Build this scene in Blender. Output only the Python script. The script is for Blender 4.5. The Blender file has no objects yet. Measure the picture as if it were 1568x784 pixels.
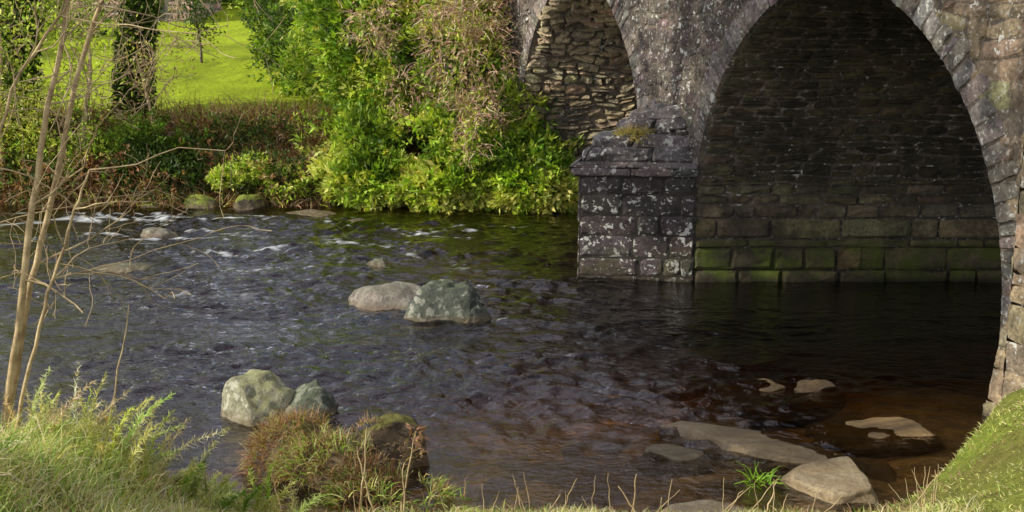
import bpy, math, random, bmesh
import numpy as np
from mathutils import Vector
rng=np.random.default_rng(7); random.seed(7)
scn=bpy.context.scene
COL=scn.collection

# ---------------------------------------------------------------- helpers
def _hash(xi,yi,zi,seed):
    M=np.uint64(0xffffffff)
    h=(xi.astype(np.int64)*374761393+yi.astype(np.int64)*668265263+zi.astype(np.int64)*1440662683+seed*974634777).astype(np.uint64)&M
    h=((h^(h>>np.uint64(13)))*np.uint64(1274126177))&M
    h=((h^(h>>np.uint64(16)))*np.uint64(2246822519))&M
    h=h^(h>>np.uint64(15))
    return (h&M).astype(np.float64)/4294967295.0
def vn(x,y,z=0.0,seed=0):
    x,y,z=np.broadcast_arrays(np.asarray(x,float),np.asarray(y,float),np.asarray(z,float))
    xi=np.floor(x);yi=np.floor(y);zi=np.floor(z)
    fx=x-xi;fy=y-yi;fz=z-zi
    fx=fx*fx*fx*(fx*(fx*6-15)+10);fy=fy*fy*fy*(fy*(fy*6-15)+10);fz=fz*fz*fz*(fz*(fz*6-15)+10)
    r=0
    for a in (0,1):
        for b in (0,1):
            for c in (0,1):
                r=r+_hash(xi+a,yi+b,zi+c,seed)*(fx if a else 1-fx)*(fy if b else 1-fy)*(fz if c else 1-fz)
    return r*2-1
def fbm(x,y,z=0.0,seed=0,o=4):
    r=0;a=.5;f=1.
    for i in range(o):
        r=r+a*vn(np.asarray(x)*f+i*17.3,np.asarray(y)*f-i*9.1,np.asarray(z)*f+i*3.7,seed+i);a*=.5;f*=2.03
    return r
def sm(a,b,x):
    t=np.clip((np.asarray(x,float)-a)/(b-a),0,1);return t*t*(3-2*t)

def mesh_np(name,V,F,mat,col=None,smooth=False,parent=None,extra=None):
    V=np.asarray(V,np.float32).reshape(-1,3);F=np.asarray(F,np.int32);k=F.shape[1]
    me=bpy.data.meshes.new(name)
    me.vertices.add(len(V));me.vertices.foreach_set('co',V.ravel())
    me.loops.add(F.size);me.loops.foreach_set('vertex_index',F.ravel())
    me.polygons.add(len(F));me.polygons.foreach_set('loop_start',np.arange(0,F.size,k,dtype=np.int32))
    me.update(calc_edges=True)
    me.polygons.foreach_set('use_smooth',np.full(len(F),smooth))
    if col is not None:
        c=np.ones((len(V),4),np.float32);c[:,:3]=col
        at=me.color_attributes.new('col','FLOAT_COLOR','POINT');at.data.foreach_set('color',c.ravel())
    if extra is not None:
        for n,a in extra.items():
            at=me.attributes.new(n,'FLOAT','POINT');at.data.foreach_set('value',np.asarray(a,np.float32).ravel())
    me.materials.append(mat)
    me.validate()
    ob=bpy.data.objects.new(name,me);COL.objects.link(ob)
    if parent: ob.parent=parent
    return ob
def empty(name):
    e=bpy.data.objects.new(name,None);COL.objects.link(e);return e

# ---------------------------------------------------------------- materials
SOCK=bpy.types.NodeSocket
class NT:
    def __init__(s,name):
        s.m=bpy.data.materials.new(name);s.m.use_nodes=True;s.t=s.m.node_tree;s.t.nodes.clear()
        s.out=s.n('ShaderNodeOutputMaterial')
    def n(s,t):
        return s.t.nodes.new(t)
    def l(s,a,b): s.t.links.new(a,b)
    def noise(s,scale,detail=4,rough=.6,vec=None,dist=0):
        n=s.n('ShaderNodeTexNoise');n.inputs['Scale'].default_value=scale;n.inputs['Detail'].default_value=detail
        n.inputs['Roughness'].default_value=rough;n.inputs['Distortion'].default_value=dist
        if vec is not None: s.l(vec,n.inputs['Vector'])
        return n.outputs['Fac']
    def ramp(s,fac,a,b,ca=(0,0,0,1),cb=(1,1,1,1)):
        r=s.n('ShaderNodeValToRGB');e=r.color_ramp.elements
        e[0].position=a;e[1].position=b;e[0].color=ca;e[1].color=cb
        s.l(fac,r.inputs[0]);return r.outputs[0]
    def mix(s,fac,a,b,mode='MIX'):
        m=s.n('ShaderNodeMix');m.data_type='RGBA';m.blend_type=mode
        if isinstance(fac,SOCK): s.l(fac,m.inputs[0])
        else: m.inputs[0].default_value=float(fac)
        for v,i in ((a,m.inputs[6]),(b,m.inputs[7])):
            if isinstance(v,SOCK): s.l(v,i)
            else: i.default_value=(v[0],v[1],v[2],1)
        return m.outputs[2]
    def math(s,op,a,b=None,clamp=False):
        m=s.n('ShaderNodeMath');m.operation=op;m.use_clamp=clamp
        for v,i in ((a,m.inputs[0]),(b,m.inputs[1])):
            if v is None: continue
            if isinstance(v,SOCK): s.l(v,i)
            else: i.default_value=v
        return m.outputs[0]
    def bump(s,h,strength,dist,prev=None):
        b=s.n('ShaderNodeBump');b.inputs['Strength'].default_value=strength;b.inputs['Distance'].default_value=dist
        s.l(h,b.inputs['Height'])
        if prev is not None: s.l(prev,b.inputs['Normal'])
        return b.outputs['Normal']

def foliage_mat(name,trans=.35,rough=.55):
    t=NT(name);a=t.n('ShaderNodeAttribute');a.attribute_name='col'
    p=t.n('ShaderNodeBsdfPrincipled');p.inputs['Roughness'].default_value=rough;p.inputs['Specular IOR Level'].default_value=.35
    t.l(a.outputs['Color'],p.inputs['Base Color'])
    tr=t.n('ShaderNodeBsdfTranslucent');c=t.mix(1.0,a.outputs['Color'],(1.3,1.35,.6),'MULTIPLY');t.l(c,tr.inputs['Color'])
    m=t.n('ShaderNodeMixShader');m.inputs[0].default_value=trans
    t.l(p.outputs[0],m.inputs[1]);t.l(tr.outputs[0],m.inputs[2]);t.l(m.outputs[0],t.out.inputs[0]);return t.m
M_LEAF=foliage_mat('leaf',.35,.5);M_GRASS=foliage_mat('grass_blade',.3,.7);M_DEAD=foliage_mat('dead_stem',.1,.8)

def bark_mat(name,c1,c2):
    t=NT(name);g=t.n('ShaderNodeNewGeometry')
    n=t.noise(9,4,.7,g.outputs['Position']);c=t.ramp(n,.35,.65,(*c1,1),(*c2,1))
    p=t.n('ShaderNodeBsdfPrincipled');p.inputs['Roughness'].default_value=.85;t.l(c,p.inputs['Base Color'])
    t.l(p.outputs[0],t.out.inputs[0]);return t.m
M_BARK=bark_mat('bark',(.05,.035,.022),(.16,.12,.08))
M_TWIG=bark_mat('pale_twig',(.28,.19,.10),(.62,.49,.28))

def stone_mat(name,tint,lichen=.0,moss=.0,mossz=.5,dark=.5,mosscol=(.06,.10,.015),wet=.25,dscale=.9,stain=(.02,.019,.017),cut=(.42,.62)):
    t=NT(name);g=t.n('ShaderNodeNewGeometry');P=g.outputs['Position']
    a=t.n('ShaderNodeAttribute');a.attribute_name='col'
    c=t.mix(1.0,a.outputs['Color'],tint,'MULTIPLY')
    n1=t.noise(5,6,.75,P);c=t.mix(1.0,c,t.ramp(n1,.3,.72,(.42,.40,.39,1),(1.5,1.46,1.4,1)),'MULTIPLY')
    n2=t.noise(dscale,5,.72,P);f=t.math('MULTIPLY',t.ramp(n2,*cut),dark);c=t.mix(f,c,stain)
    n5=t.noise(24,2,.65,P);c=t.mix(t.math('MULTIPLY',t.ramp(n5,.45,.7),.55),c,(.03,.026,.024))
    sx=t.n('ShaderNodeSeparateXYZ');t.l(P,sx.inputs[0]);z=sx.outputs[2]
    if lichen>0:
        n3=t.noise(8,3,.65,P,.2);n6=t.noise(1.9,1,.5,P)
        f=t.math('MULTIPLY',t.ramp(n3,.66-.06*lichen,.69-.06*lichen),t.ramp(n6,.42,.52))
        c=t.mix(f,c,(.6,.6,.56))
        n8=t.noise(20,1,.5,P);f=t.math('MULTIPLY',t.ramp(n8,.65,.67),.8*min(1,lichen));c=t.mix(f,c,(.5,.5,.47))
    if moss>0:
        n4=t.noise(2.3,5,.7,P)
        mr=t.n('ShaderNodeMapRange');mr.inputs[1].default_value=mossz;mr.inputs[2].default_value=mossz-.15
        zz=t.math('ADD',z,t.math('MULTIPLY',t.math('SUBTRACT',n4,.5),.3));t.l(zz,mr.inputs[0])
        f=t.math('MULTIPLY',mr.outputs[0],t.math('MULTIPLY',t.ramp(n4,.44,.60),moss));c=t.mix(f,c,mosscol)
    mw=t.n('ShaderNodeMapRange');mw.inputs[1].default_value=wet;mw.inputs[2].default_value=wet*.3;t.l(z,mw.inputs[0])
    c=t.mix(t.math('MULTIPLY',mw.outputs[0],.75),c,(.025,.02,.012))
    p=t.n('ShaderNodeBsdfPrincipled');p.inputs['Roughness'].default_value=.85;p.inputs['Specular IOR Level'].default_value=.3
    t.l(c,p.inputs['Base Color'])
    b=t.bump(t.noise(8,6,.8,P),.75,.07);t.l(b,p.inputs['Normal'])
    t.l(p.outputs[0],t.out.inputs[0]);return t.m
M_SPAN=stone_mat('spandrel_stone',(.92,.86,.83),.95,.0,.5,.8,stain=(.045,.04,.04),dscale=.8,cut=(.40,.58))
M_NEAR=stone_mat('near_pier_stone',(1.35,1.2,.97),.6,.0,.5,.55,stain=(.09,.078,.065),wet=.1,dscale=1.2)  # sandy stone, its tint raised to paint sunlight on the near pier
M_RING=stone_mat('arch_ring_stone',(1.0,.96,.95),.9,0,.5,.6,stain=(.07,.065,.063),dscale=1.2)
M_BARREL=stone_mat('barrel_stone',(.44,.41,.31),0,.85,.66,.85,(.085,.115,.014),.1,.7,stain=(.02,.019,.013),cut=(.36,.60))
M_BARREL2=stone_mat('abutment_stone',(1.25,1.14,.95),.3,0,.5,.6,stain=(.06,.055,.045),dscale=1.2)  # lighter tint than the main barrel paints sunlight onto the side arch wall
M_PIER=stone_mat('cutwater_stone',(.32,.285,.30),1.35,.6,.55,.6,(.085,.085,.035),.10,1.5)
M_CAP=stone_mat('cutwater_cap_stone',(.75,.73,.76),1.2,0,.5,.7,stain=(.05,.045,.045),dscale=1.3)
M_MORTAR=stone_mat('mortar',(.95,.88,.82),.6,.8,.5,.75,stain=(.05,.045,.04))
M_MORTD=stone_mat('dark_joint',(.25,.23,.2),.0,.0,.5,.75)

# ---------------------------------------------------------------- terrain
def ynear(x): return 9.05+2.35*sm(2.6,5.0,x)+.25*fbm(x*.8,3.3,0,5,3)
def yfar(x): return 23.2+.35*fbm(x*.7,8.8,0,6,3)
def hgt(x,y):
    x=np.asarray(x,float);y=np.asarray(y,float)
    dn=y-ynear(x);df=yfar(x)-y
    k=.17-.08*sm(-2,0,x)*sm(5,3,x)
    bed=-np.minimum(np.minimum(.05+k*np.maximum(dn,0)+.09*np.maximum(dn-2.2,0),.95),.05+1.1*np.maximum(df,0))+.10*fbm(x*1.3,y*1.3,0,9,4)+.05*fbm(x*4,y*4,0,10,3)
    d=np.maximum(-dn,0)
    nb=np.minimum(.40*d,2.2)+.42*sm(-1.9,-3.2,x)*sm(0,.6,d)*sm(-20,-10,x)+.26*sm(3.2,4.6,x)*sm(0,.5,d)+.10*fbm(x*2,y*2,0,12,3)*sm(0,.4,d)
    e=np.maximum(-df,0)
    fb=1.5*sm(-.1,2.7,e)+.095*np.maximum(np.minimum(e-2.4,25),0)+.035*np.maximum(e-27,0)+.12*fbm(x*.9,y*.9,0,15,3)*sm(0,.8,e)
    inr=(dn>0)&(df>0)
    return np.where(inr,bed,np.where(dn<=0,nb-.06*(d<.1),fb))
def axis(*segs):
    r=[]
    for a,b,s in segs: r+=list(np.arange(a,b,s))
    r.append(segs[-1][1]);return np.array(r)
gx=axis((-400,-60,20),(-60,-20,2),(-20,-8,.4),(-8,8,.09),(8,20,.5),(20,60,2),(60,400,20))
gy=axis((-60,0,3),(0,6,.4),(6,13,.08),(13,22.5,.16),(22.5,27,.12),(27,50,.4),(50,90,2),(90,600,20))
X,Y=np.meshgrid(gx,gy);Z=hgt(X,Y)
def gridF(nx,ny):
    i=np.arange(nx*ny).reshape(ny,nx);return np.stack([i[:-1,:-1],i[:-1,1:],i[1:,1:],i[1:,:-1]],-1).reshape(-1,4)
bedc=np.array([.44,.29,.135]);grassc=np.array([.17,.26,.025]);soil=np.array([.13,.085,.04])
dn=Y-ynear(X);df=yfar(X)-Y
n1=fbm(X*.5,Y*.5,0,31,4)[...,None];n2=fbm(X*4,Y*4,0,33,3)[...,None]
c=np.broadcast_to(grassc,X.shape+(3,))*(1+.5*n1+.3*n2)
far=(-df)[...,None];c=np.where(far>0,np.where(far<2.5,soil*(1+.8*n2),c*[1.9,1.6,.8]),c)
nearb=(-dn)[...,None];c=np.where(nearb>0,soil*(1-.6*np.clip(n1+.5,0,1))+grassc*.7*np.clip(n1+.6,0,1),c)
inr=((dn>0)&(df>0))[...,None];c=np.where(inr,bedc*(1+.9*n2+.4*n1),c)
t=NT('ground_mat');g=t.n('ShaderNodeNewGeometry');a=t.n('ShaderNodeAttribute');a.attribute_name='col'
nn=t.noise(12,5,.75,g.outputs['Position']);cc=t.mix(1.0,a.outputs['Color'],t.ramp(nn,.3,.7,(.5,.5,.5,1),(1.4,1.4,1.3,1)),'MULTIPLY')
p=t.n('ShaderNodeBsdfPrincipled');p.inputs['Roughness'].default_value=.95;p.inputs['Specular IOR Level'].default_value=.15
t.l(cc,p.inputs['Base Color']);t.l(t.bump(nn,.8,.06),p.inputs['Normal']);t.l(p.outputs[0],t.out.inputs[0])
mesh_np('ground',np.stack([X,Y,Z],-1),gridF(len(gx),len(gy)),t.m,np.clip(c,.004,1).reshape(-1,3),True)

# ---------------------------------------------------------------- water
wx=axis((-60,-12,1.5),(-12,-8,.2),(-8,8,.04),(8,12,.2),(12,60,1.5))
wy=axis((6.5,8.6,.3),(8.6,24.2,.04))
X,Y=np.meshgrid(wx,wy)
rap=sm(4.2,-.5,X+.25*(Y-14))*sm(9.6,12.0,Y)
under=sm(1.4,3.4,X)*sm(11.5,13.5,Y)
amp=.30+.92*rap*(1-.85*under)+.35*sm(15,19,Y)*rap+.30*sm(-1,1,X)*sm(4.5,2.5,X)*sm(9.5,10.5,Y)*sm(14.5,12.5,Y)
dx=fbm(X*.5,Y*.5,0,51,3)*1.3;dy=fbm(X*.5,Y*.5,5,52,3)*1.3
def ridg(f): return (.5-np.abs(f))
gust=.5+.9*sm(-.3,.3,fbm(X*.35,Y*.9,0,58,3))
h=.045*fbm((X+dx)*.9,(Y+dy)*2.0,0,41,3)+(.046*ridg(fbm((X+dy)*1.6,(Y+dx)*3.4,0,45,2))+.032*fbm((X-dy)*3.4,(Y+dx)*6.6,0,47,2)+.010*vn(X*8,Y*13,0,48))*gust
h=h*amp
for bx,by,br in [(-.8,14.8,.65),(-1.6,15.7,.6),(-2.5,11.4,.5),(-5.7,17.9,.6),(2.9,12.4,.6)]:
    wk=np.exp(-((Y-by)/.4)**2)*sm(-.5,.2,X-bx)*sm(2.6,.6,X-bx);h+=wk*.05*fbm(X*4,Y*6,0,61,3)
foam_glint_n=fbm(X*1.3,Y*3.6,0,71,4)*.8+.75*fbm(X*7,Y*15,0,75,3)
patch=np.zeros_like(X)
for fx,fy,sx,sy,k in [(-4.2,19.0,.9,.5,.40),(-2.6,19.6,1.4,.5,.28),(-6.5,22,2.5,.7,.34),(-1.6,20.4,1.0,.35,.24),(-.6,21.0,1.,.4,.12),(-.3,14.7,.6,.2,.2),(-5.5,20.4,2.0,.6,.26),(-4.3,21.6,2.0,.5,.24),(-3.5,16.5,3,1.8,.06),(3.5,14.5,2,1.5,.03),(-3.0,18.2,2.5,1.0,.12)]:  # foam streaks; extra patches also paint bright ripple highlights as white
    patch=np.maximum(patch,k*np.exp(-((X-fx)/sx)**2-((Y-fy)/sy)**2))
foam_glint=np.clip((foam_glint_n+patch-.50)*2.6,0,.75)*sm(.02,.1,patch)
h+=foam_glint*.012
depth=np.clip(h-hgt(X,Y),0,3)
tint=np.exp(-depth[...,None]*np.array([1.7,2.6,5.0]))*.97
t=NT('river_water');g=t.n('ShaderNodeNewGeometry');P=g.outputs['Position']
mp=t.n('ShaderNodeMapping');mp.inputs['Scale'].default_value=(1,1.6,1);t.l(P,mp.inputs[0])
b=t.bump(t.noise(8,3,.6,mp.outputs[0],.5),.45,.05)
fr=t.n('ShaderNodeFresnel');fr.inputs[0].default_value=1.42;t.l(b,fr.inputs['Normal'])
ff=t.math('ADD',t.math('MULTIPLY',fr.outputs[0],1.3),.015,True)
gl=t.n('ShaderNodeBsdfGlossy');gl.inputs['Roughness'].default_value=.06;gl.inputs['Color'].default_value=(1,.98,1,1);t.l(b,gl.inputs['Normal'])
tr=t.n('ShaderNodeBsdfTransparent');at=t.n('ShaderNodeAttribute');at.attribute_name='col';t.l(at.outputs['Color'],tr.inputs[0])
ms=t.n('ShaderNodeMixShader');t.l(ff,ms.inputs[0]);t.l(tr.outputs[0],ms.inputs[1]);t.l(gl.outputs[0],ms.inputs[2])
df_=t.n('ShaderNodeBsdfDiffuse');df_.inputs[0].default_value=(.62,.65,.68,1)
at=t.n('ShaderNodeAttribute');at.attribute_name='foam_glint'
m2=t.n('ShaderNodeMixShader');t.l(at.outputs['Fac'],m2.inputs[0]);t.l(ms.outputs[0],m2.inputs[1]);t.l(df_.outputs[0],m2.inputs[2])
t.l(m2.outputs[0],t.out.inputs[0])
mesh_np('river_water',np.stack([X,Y,h],-1),gridF(len(wx),len(wy)),t.m,tint.reshape(-1,3),True,None,{'foam_glint':foam_glint.ravel()})

# ---------------------------------------------------------------- stones generic
class Acc:
    def __init__(s): s.V=[];s.F=[];s.C=[];s.n=0
    def add(s,V,F,C):
        V=np.asarray(V).reshape(-1,3);s.V.append(V);s.F.append(np.asarray(F)+s.n);s.C.append(np.broadcast_to(C,(len(V),3)));s.n+=len(V)
    def make(s,name,mat,smooth=False,parent=None):
        return mesh_np(name,np.vstack(s.V),np.vstack(s.F),mat,np.vstack(s.C),smooth,parent)
UU=np.array([0,.07,.3,.65,.93,1]);VV=np.array([0,.15,.5,.85,1])
GU,GV=np.meshgrid(UU,VV);GF=gridF(len(UU),len(VV))
EDGE=((GU==0)|(GU==1)|(GV==0)|(GV==1))
CORN=((GU<.1)|(GU>.9))&((GV<.2)|(GV>.8))
INN=((GU>.1)&(GU<.9)&(GV>.2)&(GV<.8))
def one_stone(acc,Ff,a0,a1,b0,b1,depth,base,gap=.012,rough=.012,jit=.018,edge=-.03,cv=.7):
    da=rng.normal(0,jit*.5,4);w=a1-a0;hh=b1-b0
    aa=a0+gap+(w-2*gap)*GU+ (da[0]*(1-GV)+da[1]*GV)
    bb=b0+gap+(hh-2*gap)*GV+ (da[2]*(1-GU)+da[3]*GU)*.6
    aa=np.where(CORN,aa-(GU-.5)*.02,aa);bb=np.where(CORN,bb-(GV-.5)*.02,bb)
    aa=aa+rng.normal(0,.004,GU.shape);bb=bb+rng.normal(0,.004,GU.shape)
    tilt=rng.normal(0,rough,2)
    h=depth*(.6+.8*rng.random())+tilt[0]*(GU-.5)+tilt[1]*(GV-.5)+rng.normal(0,rough*.35,GU.shape)+INN*rough*.6
    h=np.where(EDGE,edge,h)
    V=Ff(aa.ravel(),bb.ravel(),h.ravel())
    k=base*(1-cv/2+cv*rng.random());k=np.clip(k*(1+rng.normal(0,.05,3)),.02,.7)
    acc.add(V,GF,k)
def warp(Ff,amt=.07,fr=1.1):
    def g(a,b,h):
        return Ff(a+amt*fbm(a*fr,b*fr,0,201,2)*1.5,b+amt*fbm(a*fr*.8,b*fr*1.3,4,205,2)*2,h)
    return g
def stones(acc,Ff,A0,A1,B0,B1,ch,sw,depth=.02,base=np.array([.30,.27,.23]),mask=None,rough=.012,edge=-.03,gap=.012,jit=.018,cv=.7):
    b=B0
    while b<B1-.03:
        hh=ch*(.55+.9*rng.random())
        if b+hh>B1-.04: hh=B1-b
        a=A0
        while a<A1-.03:
            w=sw*(.4+1.2*rng.random())
            if a+w>A1-sw*.3: w=A1-a
            if mask is None or mask(a,a+w,b,b+hh):
                if hh>ch*1.1 and w>sw*.8 and rng.random()<.3:
                    q=b+hh*(.35+.3*rng.random())
                    one_stone(acc,Ff,a,a+w,b,q,depth,base,gap,rough,jit,edge,cv);one_stone(acc,Ff,a,a+w,q,b+hh,depth,base,gap,rough,jit,edge,cv)
                else: one_stone(acc,Ff,a,a+w,b,b+hh,depth,base,gap,rough,jit,edge,cv)
            a+=w
        b+=hh
# ---------------------------------------------------------------- bridge
bridge=empty('stone_arch_bridge')
D=np.array([.349,-.937]);N=np.array([-.937,-.349]);O=np.array([2.54,17.1])
TOP=5.7;WID=5.2
ARCH=[(3.03,3.05,.9,3.28),(-4.25,2.6,1.3,3.0)]   # centre, half span, springing, rise
EX=1.85
def az(s,A,extra=0.):
    c,a,zs,r=A;a=a+extra;r=r+extra
    u=np.abs(s-c)/a
    return np.where(u<1,zs+r*np.clip(1-u**EX,0,1)**(1/EX*.93),-9)
def face(s,z,h):
    s=np.asarray(s,float);return np.stack([O[0]+D[0]*s+N[0]*h,O[1]+D[1]*s+N[1]*h,z+0*s],-1)
samp=[]
def addarch(A):
    c,a,zs,r=A
    u=np.sin(np.linspace(-math.pi/2,math.pi/2,41))
    samp.append((c-a,-1.5))
    for q in u: samp.append((c+q*a,float(max(az(np.array(c+q*a*.99999),A),zs))))
    samp.append((c+a,-1.5))
samp.append((-16,-1.5));addarch(ARCH[1]);addarch(ARCH[0]);samp.append((14,-1.5))
S=np.array([q[0] for q in samp]);ZB=np.array([q[1] for q in samp]);n=len(S)
fb_=face(S,ZB,0);ft_=face(S,0*S+TOP,0);off=np.array([WID,0,0])
V=np.vstack([fb_,ft_,fb_+off,ft_+off]);F=[]
for i in range(n-1):
    if abs(S[i+1]-S[i])>1e-6:
        F.append([i,i+1,n+i+1,n+i]);F.append([2*n+i+1,2*n+i,3*n+i,3*n+i+1])
        F.append([n+i,n+i+1,3*n+i+1,3*n+i])
    F.append([i+1,i,2*n+i,2*n+i+1])
F.append([0,n,3*n,2*n]);F.append([n-1,3*n-1,4*n-1,2*n-1])
mesh_np('masonry_core',V,F,M_MORTAR,np.full((len(V),3),[.21,.19,.165]),False,bridge)
RT=.34
acc=Acc();accn=Acc()
def msk(a0,a1,b0,b1):
    for A in ARCH:
        for q in (a0+.05,(a0+a1)/2,a1-.05):
            zz=az(np.array(q),A,RT-.07)
            if (b0+b1)/2<zz-.02: return False
        c_,h_,zs,r=A
        if (b0+b1)/2<=zs and a1>c_-h_-.03 and a0<c_+h_+.03: return False
    return True
wf=warp(face,.09)
kw=dict(edge=.001,gap=.002,jit=.035,cv=.38)
stones(acc,wf,-11,4.6,-.2,TOP,.15,.27,.011,np.array([.25,.226,.205]),msk,.015,**kw)
kn=dict(edge=.002,gap=.001,jit=.035,cv=.26)
stones(accn,wf,4.6,9.5,-.2,TOP,.19,.34,.010,np.array([.27,.24,.20]),msk,.015,**kn)
for s0,s1,ac in ((-1.65,-.02,acc),(6.08,6.6,accn),(-7.6,-6.85,acc)): stones(ac,face,s0,s1,-.2,1.3,.2,.3,.014,np.array([.27,.24,.2]),None,.014,edge=0,gap=.003,cv=.35)
acc.make('spandrel_masonry',M_SPAN,False,bridge);accn.make('near_spandrel_masonry',M_NEAR,False,bridge)
acc=Acc()
for A in ARCH:
    c_,a_,zs,r=A
    tt=np.linspace(-.9999,.9999,1601);th=np.sin(tt*math.pi/2);ss=c_+th*a_;zz=np.maximum(az(ss,A),zs)
    L=np.concatenate([[0],np.cumsum(np.hypot(np.diff(ss),np.diff(zz)))])
    ds=np.gradient(ss,L);dz=np.gradient(zz,L);q=np.hypot(ds,dz);nx_=-dz/q;nz_=ds/q
    def ring(l,rad,h,ss=ss,zz=zz,L=L,nx_=nx_,nz_=nz_):
        return face(np.interp(l,L,ss)+np.interp(l,L,nx_)*rad,np.interp(l,L,zz)+np.interp(l,L,nz_)*rad,h)
    l=0
    while l<L[-1]-.05:
        w=.08+.14*rng.random()
        if l+w>L[-1]-.1: w=L[-1]-l
        one_stone(acc,ring,l,l+w,-.010+rng.normal(0,.005),RT+rng.normal(0,.05),.020,np.array([.31,.29,.275]),gap=.003,rough=.012,jit=.012,edge=.0,cv=.4)
        l+=w
acc.make('voussoir_ring',M_RING,False,bridge)
def barrel(A,sign):
    c_,a_,zs,r=A
    tt=np.linspace(0,1,600);th=1-np.cos(tt*math.pi/2)
    ss=c_-sign*a_*(1-th*.99999);zz=np.maximum(az(ss,A),zs)
    ss=np.concatenate([[c_-sign*a_,c_-sign*a_],ss]);zz=np.concatenate([[-.6],[zs-.001],zz])
    L=np.concatenate([[0],np.cumsum(np.hypot(np.diff(ss),np.diff(zz)))])
    L=L+np.arange(len(L))*1e-9
    def f(d,l,h):
        s=np.interp(l,L,ss);z=np.interp(l,L,zz)
        e=.03;s2=np.interp(l+e,L,ss);z2=np.interp(l+e,L,zz);s1=np.interp(l-e,L,ss);z1=np.interp(l-e,L,zz)
        T=np.stack([D[0]*(s2-s1),D[1]*(s2-s1),z2-z1],-1)
        nn=np.cross(T,np.array([1.,0,0]));nn/=np.linalg.norm(nn,axis=1)[:,None]+1e-9
        inter=np.stack([D[0]*(c_-s),D[1]*(c_-s),(zs-.5-z)*(l>zs+.8)],-1)
        sg=np.sign((nn*inter).sum(1));sg[sg==0]=1;nn*=sg[:,None]
        return np.stack([O[0]+D[0]*s+d,O[1]+D[1]*s,z],-1)+nn*h[:,None]
    return f,L[-1]
f,LL=barrel(ARCH[0],1);acc=Acc()
kb=dict(edge=-.008,gap=.005,jit=.02,cv=.6)
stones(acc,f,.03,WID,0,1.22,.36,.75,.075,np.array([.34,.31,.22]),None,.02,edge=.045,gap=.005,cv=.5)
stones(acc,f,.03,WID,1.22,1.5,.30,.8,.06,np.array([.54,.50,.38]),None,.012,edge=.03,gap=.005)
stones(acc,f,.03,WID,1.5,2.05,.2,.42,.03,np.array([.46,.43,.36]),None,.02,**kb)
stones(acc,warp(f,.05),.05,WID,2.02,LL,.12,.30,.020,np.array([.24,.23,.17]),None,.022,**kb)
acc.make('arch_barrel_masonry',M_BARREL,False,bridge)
f,LL=barrel(ARCH[0],-1);acc=Acc()
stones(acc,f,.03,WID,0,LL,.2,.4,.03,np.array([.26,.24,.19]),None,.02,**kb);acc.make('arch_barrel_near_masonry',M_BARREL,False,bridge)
f,LL=barrel(ARCH[1],1);acc=Acc()
stones(acc,warp(f,.1,1.6),.05,WID,0,LL,.13,.30,.05,np.array([.42,.38,.30]),None,.05,edge=-.02,gap=.008,jit=.05);acc.make('side_arch_masonry',M_BARREL2,False,bridge)
f,LL=barrel(ARCH[1],-1);acc=Acc()
stones(acc,f,.03,WID,0,LL,.16,.4,.03,np.array([.3,.27,.2]),None,.03);acc.make('side_arch_near_masonry',M_BARREL2,False,bridge)
# cutwater
poly=np.array([(2.56,17.05),(.95,17.22),(1.02,17.75),(2.02,18.55)]);cen=np.array([2.35,17.75])
def patchF(bl,br,tr,tl):
    bl,br,tr,tl=[np.array(q,float) for q in (bl,br,tr,tl)]
    W=np.linalg.norm(br-bl);H=np.linalg.norm(tl-bl);nn=np.cross(br-bl,tl-bl);nn/=np.linalg.norm(nn)
    def f(a,b,h):
        u=(a/W)[:,None];v=(b/H)[:,None]
        return (bl*(1-u)+br*u)*(1-v)+(tl*(1-u)+tr*u)*v+nn*h[:,None]
    return f,W,H
def prism(name,pts,z0,z1,mat,pts2=None,col=.2):
    pts2=pts if pts2 is None else pts2;k=len(pts)
    V=[(*p,z0) for p in pts]+[(*p,z1) for p in pts2]
    F=[[(i+1)%k,i,k+i,k+(i+1)%k] for i in range(k)]+[[k,k+3,k+2,k+1]]
    return mesh_np(name,V,F,mat,np.full((len(V),3),col),False,bridge)
prism('cutwater_core',poly,-1.2,1.5,M_MORTD)
acc=Acc()
for i in range(3):
    p,q=poly[i+1],poly[i]
    f,W,H=patchF((*p,-.35),(*q,-.35),(*q,1.5),(*p,1.5));stones(acc,f,0,W,0,H,.34,.55,.018,np.array([.3,.28,.27]),None,.012,edge=-.002,gap=.004,cv=.4)
acc.make('cutwater_masonry',M_PIER,False,bridge)
def grow(k): 
    r=cen+(poly-cen)*k; return r
acc=Acc()
p1=grow(1.07);p2=grow(1.10);z1,z2,z3=1.5,1.62,1.70
prism('string_course_core',grow(1.05),1.49,1.66,M_MORTD)
for i in range(3):
    p,q=p1[i+1],p1[i];P_,Q_=p2[i+1],p2[i]
    f,W,H=patchF((*p,z1),(*q,z1),(*Q_,z2),(*P_,z2));stones(acc,f,0,W,0,H,.3,.9,.01,np.array([.30,.28,.27]),None,.01,edge=0.0,gap=.003,cv=.3)
    r0=grow(1.0);f,W,H=patchF((*P_,z2),(*Q_,z2),(*r0[i],z3),(*r0[i+1],z3));stones(acc,f,0,W,0,H,.3,.9,.01,np.array([.30,.28,.27]),None,.01,edge=0.0,gap=.003,cv=.3)
acc.make('string_course',M_CAP,False,bridge)
acc=Acc();lv=[(.98,1.68),(.90,1.90),(.60,2.10),(.52,2.28),(.20,2.44)]
for j in range(4):
    k0,za=lv[j];k1,zb=lv[j+1];a_=grow(k0);b_=grow(k1)
    prism('cap_core_%d'%(j+1),grow(k0-.03),za-.02,zb-.02,M_MORTD,grow(k1-.03))
    for i in range(3):
        f,W,H=patchF((*a_[i+1],za),(*a_[i],za),(*b_[i],zb),(*b_[i+1],zb));stones(acc,f,0,W,0,H,.6,.75,.035,np.array([.34,.33,.33]),None,.045,edge=-.01,gap=.004,cv=.4,jit=.04)
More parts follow.
